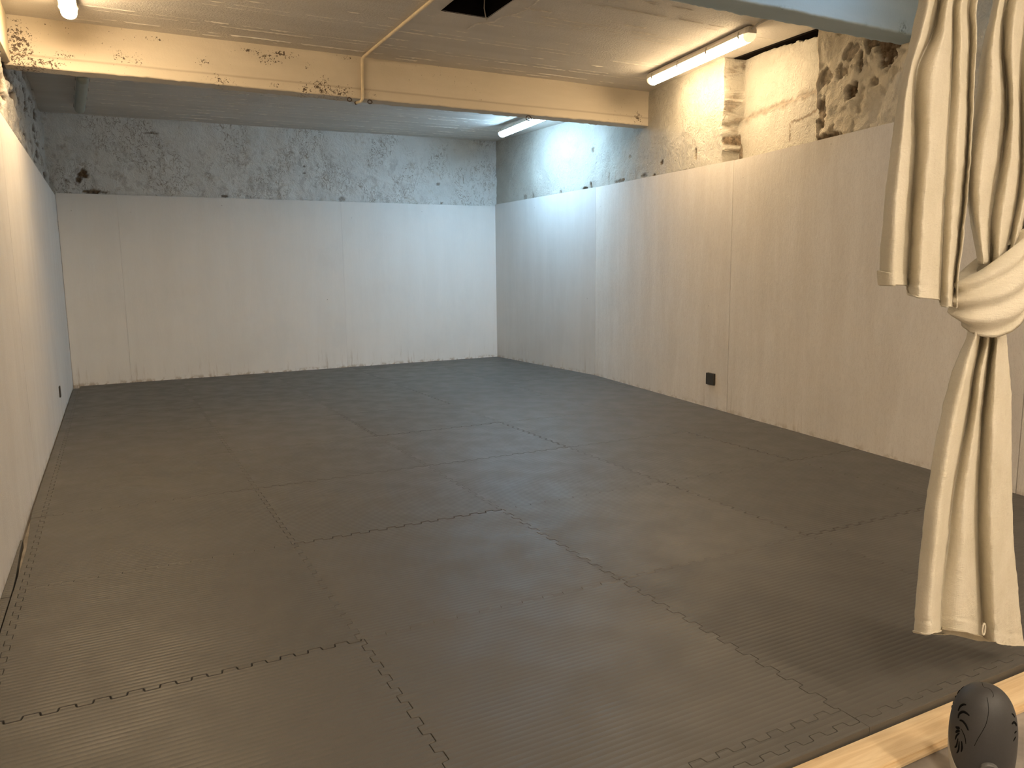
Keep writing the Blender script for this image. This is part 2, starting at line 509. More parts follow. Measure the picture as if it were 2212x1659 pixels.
tag(grid('wall_right', ysr, zsr, wall_r, M['plaster'], attr=['bare', 'lit_wash'], flip=True), 'rough plastered right wall with a bricked-up niche', kind='structure')

# ---- back wall
patches_b = [(-0.80, 2.25, .05, .05, 1.0, .03), (-0.84, 2.19, .03, .03, 1.0, .02), (-0.72, 2.07, .12, .022, .95, .02),
             (0.62, 2.07, .04, .015, .9, .01), (-0.95, 2.17, .02, .015, .7, .01), (1.55, 2.46, .012, .012, 1, .01),
             (1.55, 2.38, .02, .012, .8, .01), (-0.1, 2.72, .06, .012, .8, .006), (2.0, 2.09, .04, .03, .6, .008),
             (3.3, 2.33, .03, .02, .7, .006), (3.35, 2.09, .02, .012, .8, .006), (3.0, 2.06, .014, .012, .8, .006)]
def wall_b(x, z):
    d = 0.012 * fb((x * 3, z * 3, 9.7), 5) + 0.008 * fb((x * 10, z * 10, 4.2), 4)
    bare = 0
    if z > 1.95:
        k = sstep(0.30, 0.44, fb((x * 14, z * 12, 2.6), 5)) * sstep(2.75, 2.5, z) * sstep(3.6, 2.6, x)
        bare = 0.22 * k; d += 0.004 * k
        for px, pz, rx, rz, am, push in patches_b:
            q = ((x - px) / rx) ** 2 + ((z - pz) / rz) ** 2
            if q < 4:
                k = sstep(1.25, 0.75, q + 0.8 * fb((x * 22, z * 22, px), 4))
                bare = max(bare, k * am); d += push * k
    return (x, yb(x) + 0.034 + d, z), {'bare': bare}
zsb = [ZF - 0.05, 0.6, 1.3, 1.9] + frange(1.98, 3.02, 0.0125)
tag(grid('wall_back', frange(-1.5, 4.75, 0.0125), zsb, wall_b, M['plaster_back'], attr=['bare']), 'stained white back wall above the boards', kind='structure')

# ---- left wall
def wall_l(y, z):
    x = -1.125
    far = sstep(4.6, 5.2, y)
    d = 0.016 * fb((y * 3, z * 3, 6.1), 5) + 0.020 * fb((y * 11, z * 9, 3.2), 5)
    bare = 0
    if z > 1.9:
        k = sstep(0.10, 0.28, fb((y * 5, z * 9, 12.3), 5))
        bare = 0.9 * k; d -= 0.022 * k
    return (x + max(-0.07, min(d, 0.03)), y, z), {'bare': bare}
ysl = frange(Y0, 1.0, 0.10)[:-1] + frange(1.0, 8.6, 0.015)
tag(grid('wall_left', ysl, [ZF - 0.05, 0.6, 1.3, 1.9] + frange(1.96, 2.98, 0.015), wall_l, M['plaster_left'], attr=['bare']),
    'flaking plaster left wall above the boards', kind='structure')
# ---- wall behind the camera
mb = MB(); mb.box(-1.6, 4.0, Y0 - 0.15, Y0, ZF, 3.0)
tag(mb.build('wall_front', M['plaster']), 'plaster wall at the near end of the room', kind='structure')

# ---- ceiling with hatch opening and board-mark fins
HX0, HX1, HY0, HY1 = 1.425, 1.752, 3.02, 3.617
ex = MB()
def fin(x0, x1, y, h, w):
    n = max(1, int((x1 - x0) / 0.02))
    b = len(ex.v)
    for i in range(n + 1):
        x = lerp(x0, x1, i / n)
        yy = y + 0.002 * noise.noise(Vector((x * 14, y * 9, 0)))
        hh = h * (0.45 + 0.75 * abs(noise.noise(Vector((x * 26, y * 31, 2))) * 1.6)) * (0 if i in (0, n) else 1)
        z = zc(x, yy)
        ex.v += [Vector((x, yy - w, z + 0.002)), Vector((x, yy, z - hh)), Vector((x, yy + w, z + 0.002))]
    for i in range(n):
        a = b + i * 3
        ex.f += [(a, a + 1, a + 4, a + 3), (a + 1, a + 2, a + 5, a + 4)]
y = 1.98
lines = []
while y < 4.82:
    lines.append(y); y += random.choice((0.07, 0.10, 0.14, 0.16, 0.18))
y = 5.12
while y < 8.2:
    lines.append(y); y += random.choice((0.08, 0.11, 0.15, 0.17))
for y in lines:
    x = -1.0 + random.random() * 0.6
    strong_l = random.random() < 0.42
    dens = random.uniform(0.9, 1.5) if strong_l else random.uniform(0.25, 0.6)
    while x < 3.7:
        L = random.uniform(0.05, 0.55) * dens
        g = random.uniform(0.02, 0.14 if strong_l else 0.5) / dens
        if not (HY0 - 0.05 < y < HY1 + 0.03 and x + L > HX0 - 0.05 and x < HX1 + 0.05):
            fin(x, x + L, y, random.uniform(0.005, 0.010), random.uniform(0.0025, 0.004))
        x += L + g
# a raised crack creeping from the hatch, and a long trowel line
def ridge(pts, h, w):
    for p, q in zip(pts[:-1], pts[1:]):
        a = Vector((p[0], p[1], 0)); c = Vector((q[0], q[1], 0)); t = (c - a).normalized(); s = Vector((-t.y, t.x, 0))
        b = len(ex.v)
        for P in (a, c):
            z = zc(P.x, P.y)
            for k, hh in ((-w, -0.002), (0, h), (w, -0.002)):
                ex.v.append(Vector((P.x + s.x * k, P.y + s.y * k, z - hh)))
        ex.f += [(b, b+1, b+4, b+3), (b+1, b+2, b+5, b+4)]
ck = [at_z(u, v, ZC) for u, v in ((1010, 62), (1030, 52), (1068, 47), (1085, 36), (1115, 30), (1140, 18), (1165, 0), (1190, -20))]
pts = []
for a, b in zip(ck[:-1], ck[1:]):
    for i in range(6):
        p = a.lerp(b, i / 6); pts.append((p.x + random.uniform(-.006, .006), p.y + random.uniform(-.006, .006)))
ridge(pts, 0.006, 0.008)
def ceil_fn(x, y):
    z = zc(x, y) + 0.004 * fb((x * 1.5, y * 1.5, 0), 3)
    if abs(x - HX0) < 1e-6 or abs(x - HX1) < 1e-6 or abs(y - HY0) < 1e-6 or abs(y - HY1) < 1e-6: pass
    return (x, y, z), {}
xs = with_breaks(-1.55, 4.8, 0.07, [HX0, HX1]); ys = with_breaks(Y0 - 0.1, 8.75, 0.07, [HY0, HY1])
ce = grid('ceiling', xs, ys, ceil_fn, M['ceiling'], skip=lambda u, v: HX0 < u < HX1 and HY0 < v < HY1, extra=ex, flip=True, emat=M['ridge'])
tag(ce, 'board-marked concrete ceiling', kind='structure')
# roof slab over it, so that nothing leaks in, and the void above the hatch
mb = MB(); mb.box(-1.7, HX0, Y0 - 0.2, 9, 3.05, 3.15); mb.box(HX1, 4.95, Y0 - 0.2, 9, 3.05, 3.15)
mb.box(HX0, HX1, Y0 - 0.2, HY0, 3.05, 3.15); mb.box(HX0, HX1, HY1, 9, 3.05, 3.15)
tag(mb.build('ceiling', M['ceiling']), 'concrete slab above the ceiling', kind='structure')
mb = MB()
b = 0
x0, x1, y0, y1, z0, z1 = HX0 - .004, HX1 + .004, HY0 - .004, HY1 + .004, ZC - 0.003, 3.55
mb.v = [Vector(p) for p in ((x0,y0,z0),(x1,y0,z0),(x1,y1,z0),(x0,y1,z0),(x0,y0,z1),(x1,y0,z1),(x1,y1,z1),(x0,y1,z1))]
mb.f = [(4,5,6,7),(0,1,5,4),(1,2,6,5),(2,3,7,6),(3,0,4,7)]
tag(mb.build('trim_1', M['void']), 'dark shaft above the square ceiling opening', kind='structure')

# ---- beams (structure)
clusters = [(-1.05, 2.66, .10, .16, 1.0), (-1.0, 2.56, .12, .05, 1.0), (-.90, 2.57, .12, .04, .9), (-.78, 2.62, .08, .04, .7), (-.45, 2.66, .07, .05, .75), (-.35, 2.64, .10, .04, .6),
            (.10, 2.68, .07, .04, .7), (.55, 2.76, .10, .05, .85), (.65, 2.80, .12, .03, .9), (.42, 2.80, .1, .02, .8), (.22, 2.56, .12, .03, .8), (.18, 2.60, .06, .05, .5),
            (.82, 2.56, .07, .05, .8), (.95, 2.59, .10, .07, .9), (1.08, 2.57, .12, .05, .8), (.60, 2.57, .1, .03, .6), (-.2, 2.80, .15, .02, .6),
            (3.93, 2.60, .05, .06, .9), (1.35, 2.60, .05, .06, .5), (2.05, 2.74, .03, .03, .6), (.85, 2.74, .05, .06, .6), (1.15, 2.83, .1, .02, .7), (-.8, 2.80, .3, .02, .5)]
BY0, BY1 = 4.88, 5.03
def beam_prof(zb, zt, y0, y1):
    pr = [(y0, z) for z in frange(zt, zb, 0.012)] + [(y, zb) for y in frange(y0, y1, 0.02)[1:]] + [(y1, z) for z in frange(zb, zt, 0.05)[1:]]
    return pr
def beam1(x, k):
    y, z = prof1[k]
    edge = math.exp(-((y - BY0) ** 2 + (z - 2.535) ** 2) / 0.0003) + math.exp(-((y - BY1) ** 2 + (z - 2.535) ** 2) / 0.0003)
    dz = 0.003 * fb((x * 2, y * 5, z * 5), 4) + edge * 0.006 * fb((x * 22, y * 3, z * 3), 3)
    dy = 0.004 * fb((x * 2.2, z * 6, 4.4), 4)
    sp = 0.0; ln = 0.0
    if y < BY0 + 1e-6 or z < 2.54:
        for cx, cz, rx, rz, a in clusters:
            q = ((x - cx) / rx) ** 2 + ((z - cz) / rz) ** 2
            if q < 6: sp = max(sp, a * math.exp(-q * 0.7))
        sp = max(sp, 0.10 + 0.22 * fb((x * 1.2, z * 3, 0), 3))
        if abs(z - 2.609) < 0.0068:
            ln = 1.0; dy += 0.002
    return (x, y + dy, z + dz), {'speck': sp, 'line': ln}
prof1 = beam_prof(2.535, 2.88, BY0, BY1)
tag(grid('trim_2', frange(-1.13, 4.10, 0.014), list(range(len(prof1))), beam1, M['beam'], attr=['speck', 'line']), 'cream painted concrete beam with dark pitting across the ceiling', kind='structure')
B2 = (1.73, 1.885, 2.455)
prof2 = beam_prof(B2[2], 2.88, B2[0], B2[1])
def beam2(x, k):
    y, z = prof2[k]
    edge = math.exp(-((y - B2[0]) ** 2 + (z - B2[2]) ** 2) / 0.0003) + math.exp(-((y - B2[1]) ** 2 + (z - B2[2]) ** 2) / 0.0003)
    dz = 0.003 * fb((x * 2, y * 5, z * 5), 4) + edge * 0.006 * fb((x * 22, y * 3, z * 3), 3)
    dy = 0.004 * fb((x * 2.2, z * 6, 4.4), 4)
    sp = 0.0
    if y < B2[0] + 1e-6:
        sp = 0.6 * sstep(B2[2] + 0.022, B2[2], z) * sstep(0.0, 0.5, fb((x * 5, 1, 1), 3))
        for cx, cz, r in ((3.42, 2.475, .03),):
            sp = max(sp, math.exp(-((x - cx) ** 2 + (z - cz) ** 2) / (r * r)))
    return (x, y + dy, z + dz), {'speck': sp}
tag(grid('trim_3', frange(-1.13, 3.66, 0.02), list(range(len(prof2))), beam2, M['beam_cool_lit'], attr=['speck']), 'pale concrete beam at the top right of the photo', kind='structure')
# cream casing along the left wall, running up to the first beam
mb = MB(); mb.box(-1.25, -1.094, 2.2, 4.872, 2.548, 2.86)
tag(mb.build('trim_4', M['casing'], bevel=0.006), 'cream boxed casing high on the left wall', kind='structure')

# black box standing in for the shade above the bricked-up niche, seen through the gap below the slab
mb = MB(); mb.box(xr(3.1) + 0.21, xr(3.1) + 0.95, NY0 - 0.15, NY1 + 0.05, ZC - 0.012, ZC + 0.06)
tag(mb.build('gap_shade_box', M['void']), 'black shade box behind the gap at the top of the niche', kind='structure')

# ------------------------------------------------------------------ boards on the walls
def board(name, a, b, z0, z1, mat, label, hole=None, thick=0.012, group=None, gap=0.0015):
    """upright board from plan point a to b (face on the room side = left of a->b)"""
    a = Vector((a[0], a[1], 0)); b = Vector((b[0], b[1], 0))
    L = (b - a).length; t = (b - a) / L; n = Vector((t.y, -t.x, 0))      # n points away from the room
    ss = sorted({gap, L - gap} | ({hole[0], hole[1]} if hole else set()))
    zz = sorted({z0, z1} | ({hole[2], hole[3]} if hole else set()))
    mb = MB(); idx = {}
    def vid(s, z, d):
        k = (round(s, 5), round(z, 5), d)
        if k not in idx:
            idx[k] = len(mb.v); mb.v.append(t * s + n * d + Vector((0, 0, z)))
        return idx[k]
    solid = lambda i, j: 0 <= i < len(ss) - 1 and 0 <= j < len(zz) - 1 and not (hole and ss[i] >= hole[0] - 1e-6 and ss[i+1] <= hole[1] + 1e-6 and zz[j] >= hole[2] - 1e-6 and zz[j+1] <= hole[3] + 1e-6)
    for i in range(len(ss) - 1):
        for j in range(len(zz) - 1):
            if not solid(i, j): continue
            s0, s1, w0, w1 = ss[i], ss[i+1], zz[j], zz[j+1]
            for d in (0.0, thick):
                mb.f.append((vid(s0, w0, d), vid(s1, w0, d), vid(s1, w1, d), vid(s0, w1, d)))
            for di, dj, e in ((-1, 0, ((s0, w0), (s0, w1))), (1, 0, ((s1, w0), (s1, w1))), (0, -1, ((s0, w0), (s1, w0))), (0, 1, ((s0, w1), (s1, w1)))):
                if not solid(i + di, j + dj):
                    (p, q), (r, u) = e
                    mb.f.append((vid(p, q, 0.0), vid(r, u, 0.0), vid(r, u, thick), vid(p, q, thick)))
    o = mb.build(name, mat)
    ang = math.atan2(t.y, t.x)
    o.data.transform(Matrix.Rotation(-ang, 4, 'Z'))
    o.location = a; o.rotation_euler = (0, 0, ang)
    return tag(o, label, 'wall board', group)

GB = 'painted boards lining the lower walls'
seamsR = [8.365, 5.955, 3.435, 0.93, -1.6, Y0]
labR = ['smooth pale board on the right wall, touching the far corner',
        'grey fibreboard on the right wall with a square socket hole near its lower edge',
        'grey fibreboard on the right wall beside the hanging curtain, no socket hole',
        'grey fibreboard on the right wall, glimpsed right of the knotted curtain tail',
        'grey fibreboard on the right wall nearest the room entrance']
for i in range(5):
    ya, yc = seamsR[i], seamsR[i + 1]
    hole = None
    if i == 1:
        L = math.hypot(xr(ya) - xr(yc), ya - yc); f = L / (ya - yc)
        hole = ((ya - 3.722) * f, (ya - 3.607) * f, 0.196, 0.298)
        sock = (ya, hole)
    ztop = [2.085, 2.045, 2.01, 2.01, 2.01][i]
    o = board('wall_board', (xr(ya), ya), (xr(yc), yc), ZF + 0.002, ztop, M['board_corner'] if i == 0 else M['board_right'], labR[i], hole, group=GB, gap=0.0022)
    if i in (0, 1):    # the top edge runs slightly downhill
        for v in o.data.vertices:
            if v.co.z > 1.5: v.co.z += (0.5 - v.co.xy.length / 2.55) * (0.012 if i == 0 else 0.064)
bx = [-1.064, -0.5, 1.97, 4.135]
labB = ['narrow white board in the far left corner of the back wall', 'white board in the middle of the back wall with a grey scuff mark', 'white board on the right of the back wall, washed with bluish light']
for i in range(3):
    o = board('wall_board', (bx[i], yb(bx[i])), (bx[i+1], yb(bx[i+1])), ZF + 0.002, 2.05, M['board_back'], labB[i], group=GB, gap=0.0006)
    o.data.transform(Matrix.Identity(4))
    for v in o.data.vertices:
        if v.co.z > 1.5:
            X = v.co.x + bx[i]; v.co.z = 2.039 + 0.029 * (X + 1.07) / 5.2
    if i == 1:
        p = at_y(617, 582, yb(1.26))
        mb = MB()
        ring0 = []
        pl = [(-.045, -.022), (-.02, -.020), (.012, -.004), (.034, .012), (.04, .026), (.02, .027), (-.005, .010), (-.03, -.010)]
        x0 = p.x - bx[i]
        dy = 0.0
        rs = []
        for d, s in ((0.0002, 1), (-0.003, 0.8)):
            rs.append([Vector((x0 + s * q[0], dy + d, p.z + s * q[1])) for q in pl])
        mb.loft(rs)
        sc = mb.build('scuff_mark', M['scuff'], o); sc['label'] = 'small grey scuff mark'
seamsL = [Y0, -1.45, 1.05, 3.55, 6.05, 8.18]
labL = ['pale board on the left wall behind the viewpoint', 'pale board on the left wall next to the viewpoint',
        'pale board on the left wall beside the loose mat offcuts', 'pale board on the left wall, its lower part above the toothed mat border',
        'pale board on the left wall ending at the far corner, with a narrow slot near the floor']
for i in range(5):
    ya, yc = seamsL[i], seamsL[i + 1]
    hole = None
    if i == 4: hole = None
    # boards run towards +y, room on the right of a->b, so build reversed
    hole = None
    if i == 4:
        L = yc - ya
        hole = (yc - 6.03 - 0.13 + 0.0, yc - 6.03 - 0.06, 0.17, 0.27)
        hole = (yc - 6.32, yc - 6.22, 0.16, 0.26)
    o = board('wall_board', (XL, ya), (XL, yc), ZF + 0.002, 2.012, M['board_left'], labL[i], None, thick=-0.012, group=GB)
# (for a->b going +y the outward normal of board() is +x, hence the negative thickness)

# ------------------------------------------------------------------ socket boxes
ya, hl = sock
La = Vector((xr(ya), ya, 0)); Lb = Vector((xr(3.435), 3.435, 0)); tt = (Lb - La).normalized(); nn = Vector((tt.y, -tt.x, 0))
def sp(s, z, d): return La + tt * s + nn * d + Vector((0, 0, z))
e = empty('socket_box', sp((hl[0] + hl[1]) / 2, hl[2], 0.02), 'dark square socket box sunk into the right wall board near the floor', 'socket box')
mb = MB()
s0, s1, w0, w1 = hl
inv = -e.location
def spl(s, z, d): return sp(s, z, d) + inv
rings = []
g = 0.003
for d, k in ((0.013, g), (0.03, g), (0.03, g)):
    rings.append([spl(s0 + k, w0 + k, d), spl(s1 - k, w0 + k, d), spl(s1 - k, w1 - k, d), spl(s0 + k, w1 - k, d)])
mb.loft(rings[:2], cap0=False, cap1=True)
mb.build('back_box', M['socket'], e)
mb = MB()
cs, cz = (s0 + s1) / 2 + 0.010, (w0 + w1) / 2 + 0.003
rr = []
for d, k in ((0.0295, 0.036), (0.020, 0.036), (0.020, 0.028), (0.026, 0.026)):
    rr.append([spl(cs + k * math.cos(a) * 0.9, cz + k * math.sin(a), d) for a in [2 * PI * i / 20 for i in range(20)]])
mb.loft(rr)
mb.build('insert', M['socket_in'], e, smooth=False)
# narrow dark slot low on the far left board
p = at_x(128, 846, XL)
mb = MB()
mb.box(-0.0005, 0.010, -0.035, 0.035, -0.045, 0.045)
o = mb.build('socket_box', M['socket'], bevel=0.003); o.location = (XL, p.y, p.z)
tag(o, 'narrow dark socket low on the far left board, close to the mat', 'socket box')

# ------------------------------------------------------------------ mats
AMP = 0.0100
FR = [0.0, .010, .020, .032, .05, .08, .25, .42, .45, .468, .480, .490]
FR = FR + [0.5 + f for f in FR]
def sq(f): return math.tanh(9.0 * math.sin(2 * PI * f))
def seam(p0, p1, n):
    """toothed line from p0 to p1 with n teeth; shared by both neighbours"""
    a = Vector(p0); b = Vector(p1); t = b - a; L = t.length; u = t / L; nrm = Vector((-u.y, u.x))
    out = []
    for k in range(n):
        for f in FR:
            fade = 1.0
            out.append(a + u * (L * (k + f) / n) + nrm * (AMP * sq(f) * fade))
    out.append(b)
    return out
def straight(p0, p1, n=1, wob=0.0):
    a = Vector(p0); b = Vector(p1)
    return [a.lerp(b, i / n) + Vector((wob * noise.noise(Vector((a.x + i * .7, a.y + i * .37, 1))), 0)) for i in range(n + 1)]
def mat_piece(name, edges, label, cat, group, gaps, top=0.0, bot=ZF):
    """edges: four polylines, counter-clockwise"""
    pts = []; gp = []
    for e_, g_ in zip(edges, gaps):
        for p in e_[:-1]:
            pts.append(p); gp.append(g_)
    n = len(pts)
    def inset(extra):
        out = []
        for i in range(n):
            a, b, c = pts[i - 1], pts[i], pts[(i + 1) % n]
            d1 = (b - a); d2 = (c - b)
            if d1.length < 1e-9: d1 = d2
            if d2.length < 1e-9: d2 = d1
            n1 = Vector((-d1.y, d1.x)).normalized(); n2 = Vector((-d2.y, d2.x)).normalized()
            m = n1 + n2
            if m.length < 1e-6: m = n1.copy()
            m.normalize()
            k = min(1.6, 1.0 / max(0.5, m.dot(n1)))
            out.append(b + m * ((gp[i] + extra) * k))
        return out
    cx = sum(p.x for p in pts) / n; cy = sum(p.y for p in pts) / n
    c = Vector((cx, cy))
    mb = MB()
    r = []
    for ex_, z in ((0.0, bot + 0.0005), (0.0, top - 0.0014), (0.0004, top - 0.0005), (0.0014, top)):
        r.append([Vector((p.x - cx, p.y - cy, z)) for p in inset(ex_)])
    mb.loft(r, cap1=False)
    b0 = 3 * n
    top_ring = [Vector((p.x, p.y, 0.0)) for p in r[3]]
    for tri in tessellate_polygon([top_ring]): mb.f.append(tuple(b0 + (k if isinstance(k, int) else k) for k in tri))
    o = mb.build(name, M['foam'])
    o.location = (cx, cy, 0)
    return tag(o, label, cat, group)

G_T = 'charcoal interlocking foam mats'
rows = list(range(0, 8))
cols = [-1, 0, 1, 2, 3, 4]
YR = lambda j: float(j)
rng = random.Random(3)
gapX = {}
def gx(key):
    if key not in gapX: gapX[key] = rng.choice((0.0001, 0.0002, 0.0002, 0.0004, 0.0005))
    return gapX[key]
strong = {('h', -1, 1): .0013, ('h', 0, 2): .0011, ('h', 1, 4): .0013, ('h', 2, 1): .0009, ('v', 2, 3): .0010, ('v', 3, 2): .0010, ('v', 2, 5): .0012,
          ('v', 1, 4): .0009, ('h', 1, 6): .0009, ('v', 0, 0): .0006, ('v', 2, 1): .0008, ('v', 0, 2): .0005}
gapX.update({k: v * 1.6 for k, v in strong.items()})
def hs(i, j, x1=None):      # horizontal seam below tile (i,j), from x=i to x=i+1
    yy = -0.05 if (j == 0 and i >= 1) else (0.01 if j == 0 else float(j))
    return seam((i, yy), (i + 1, yy), 12)
def vs_(i, j):
    return seam((i, j if j > 0 else (0.0)), (i, j + 1), 12)
ordn = ['nearest', 'second', 'third', 'fourth', 'fifth', 'sixth', 'seventh', 'eighth']
coln = ['left wall', 'second from left', 'third from left', 'fourth from left', 'fifth from left']
def row_words(j): return 'row nearest the plank' if j == 0 else '%s row from the plank' % ordn[j]
edge_r = lambda y: xr(y) - 0.008
for j in range(0, 9):
    for i in (-1, 0, 1, 2, 3, 4):
        y0_, y1_ = float(j), float(j + 1)
        if j == 0: y0_ = -0.05 if i >= 1 else 0.01
        last = (j == 8)
        def right_line(y): return edge_r(y)
        x1a, x1b = right_line(y0_), right_line(y1_)
        if x1b <= i + 0.03 and x1a <= i + 0.03: continue
        if i == 4 and j < 5: continue
        # bottom
        full_b = (x1a >= i + 1) ; full_t = (x1b >= i + 1)
        if last:
            if i == 4: continue
            y1l, y1r = yb(i) - 0.008, yb(i + 1) - 0.008
        xa = i + 1 if (i < 3 or (i == 3 and j >= 5)) else x1a
        xb_ = i + 1 if (i < 3 or (i == 3 and j >= 5)) else x1b
        if last and i == 3: xa = right_line(8.0); xb_ = right_line(8.3)
        nb = max(1, round(12 * (xa - i)))
        if xa == i + 1: bot = seam((i, y0_), (xa, y0_), 12)
        else: bot = seam((i, y0_), (i + nb / 12.0, y0_), nb)[:-1]; bot = [p for p in bot if p.x < xa - 0.004] + [Vector((xa, y0_))]
        if last:
            top = straight((xb_, y1r if xb_ == i + 1 else yb(xb_) - 0.008), (i, y1l), 3)
        elif xb_ == i + 1:
            top = seam((i, y1_), (xb_, y1_), 12)[::-1]
        else:
            nt = math.ceil(12 * (xb_ - i)); top = seam((i, y1_), (i + nt / 12.0, y1_), nt)
            top = ([p for p in top if p.x < xb_ - 0.004] + [Vector((xb_, y1_))])[::-1]
        isr = (xa != i + 1) or (xb_ != i + 1)
        if last:
            lft = straight((i, y1l), (i, y0_)); rgt = straight((xa, y0_), tuple(top[0]))
        else:
            ys_ = 0.01 if j == 0 else y0_
            ext = [Vector((i, y0_))] if (j == 0 and i >= 1) else []
            lft = (ext + seam((i, ys_), (i, y1_), 12))[::-1]
            rgt = ([Vector((xa, y0_))] if (j == 0 and i >= 1) else []) + seam((xa, ys_), (xb_, y1_), 12) if not isr else straight((xa, y0_), (xb_, y1_), 10, 0.004)
        if last:
            lab = 'narrow charcoal mat strip along the back wall, %s' % ('in the left corner' if i == -1 else 'second from the left wall' if i == 0 else 'middle of five' if i == 1 else 'second from the right corner' if i == 2 else 'in the right corner')
            if i == 1: lab = 'narrow charcoal mat strip along the back wall, third from the left wall'
            nm, ct, gr = 'mat_strip', 'mat strip', 'narrow mat strips along the back wall'
        elif i == 4:
            lab = 'small cut charcoal mat sliver against the right wall, %s' % row_words(j)
            nm, ct, gr = 'mat_strip', 'mat strip', 'cut mat slivers along the right wall'
        elif i == 3:
            lab = 'charcoal ribbed mat cut along the right wall boards, %s' % row_words(j)
            nm, ct, gr = 'mat_tile', 'foam mat', G_T
        else:
            lab = 'charcoal ribbed mat, %s, %s' % (row_words(j), 'against the left border' if i == -1 else '%s mat from the left border' % ordn[i + 1])
            nm, ct, gr = 'mat_tile', 'foam mat', G_T
        gaps = (gx(('h', i, j)), 0.0005 if isr else gx(('v', i + 1, j)), 0.0005 if last else gx(('h', i, j + 1)), gx(('v', i, j)))
        mat_piece(nm, (bot, rgt, top, lft), lab, ct, gr, gaps, top=rng.uniform(-0.0016, 0.0))
# toothed border strips along the left edge
for j in range(0, 8):
    y0_, y1_ = float(j) if j else 0.01, float(j + 1)
    xo = lambda y: -1.031 if y < 2.55 else (-1.034 - 0.024 * sstep(2.5, 3.2, y))
    rgt = seam((-1, y0_), (-1, y1_), 12)
    lab = 'thin toothed mat border along the left edge, %s' % row_words(j)
    mat_piece('mat_border', (straight((xo(y0_), y0_), (-1, y0_)), rgt, straight((-1, y1_), (xo(y1_), y1_)), [Vector((xo(lerp(y1_, y0_, k / 8)), lerp(y1_, y0_, k / 8))) for k in range(9)]),
              lab, 'mat border', 'toothed borders along the left edge', (.0008, .0008, .0005, .0), top=rng.uniform(-0.002, 0))
# loose offcuts between the left border and the wall
for a, b, lab in ((0.0, 1.947, 'loose mat offcut by the left wall, the nearer of two'), (1.952, 2.66, 'loose mat offcut by the left wall, the farther of two')):
    x1 = lambda y: -1.0345 if y < 2.0 else lerp(-1.0345, -1.056, sstep(2.0, 2.66, y))
    N = 8
    mat_piece('mat_offcut', (straight((-1.0655, a), (x1(a), a)), [Vector((x1(lerp(a, b, k / N)), lerp(a, b, k / N))) for k in range(N + 1)], straight((x1(b), b), (-1.0655, b)), straight((-1.0655, b), (-1.0655, a))),
              lab, 'mat offcut', 'loose offcuts by the left wall', (.0012, .0005, .0005, .0), top=-0.003)
# front border strips
for i in (-1, 0):
    bot = seam((i, -0.05), (i + 1, -0.05), 12); top = seam((i, 0.01), (i + 1, 0.01), 12)[::-1]
    mat_piece('mat_border', (bot, straight((i + 1, -0.05), (i + 1, 0.01)), top, straight((i, 0.01), (i, -0.05))),
              'toothed inner border strip at the near edge, %s' % ('left piece of two' if i == -1 else 'right piece of two'), 'mat border', 'inner border strips at the near edge', (.0007, .0007, .0009, .0007), top=-0.001)
for i in (-1, 0, 1, 2):
    x1 = i + 1 if i < 2 else edge_r(-0.08)
    n = 12 if i < 2 else 13
    top = seam((i, -0.05), (i + n / 12, -0.05), n)
    if i == 2:
        x1 = edge_r(-0.07); top = [p for p in top if p.x < x1 - 0.004] + [Vector((x1, -0.05))]
    top = top[::-1]
    ye = -0.087 - 0.004 * i * 0
    mat_piece('mat_border', (straight((i, ye), (x1, ye), 6), straight((x1, ye), (x1, -0.05)), top, straight((i, -0.05), (i, ye))),
              'straight-edged outer border strip along the pine plank, %s' % ['leftmost piece', 'second piece from the left', 'piece behind the dark rounded appliance', 'rightmost piece'][i + 1], 'mat border', 'outer border strips along the plank', (.0, .0007, .0008, .0007), top=-0.001)

# ------------------------------------------------------------------ pine plank
mb = MB()
yt = -0.094
prof = [(yt, ZF), (yt, -0.019), (-0.186, -0.019), (-0.190, -0.021), (-0.190, -0.0265), (-0.200, -0.0275), (-0.200, -0.0345), (-0.190, -0.0355), (-0.190, ZF)]
rs = []
for x in frange(-0.9, 2.8, 0.2):
    rs.append([Vector((x - 1.2, p[0] + 0.1 - (x - 1.2) * 0.004, p[1] + 0.0005)) for p in prof])
mb.loft(rs)
o = mb.build('wood_plank', M['wood']); o.location = (1.2, -0.1, 0)
tag(o, 'pale knotty pine plank with a tongue edge lying along the mats', 'plank')

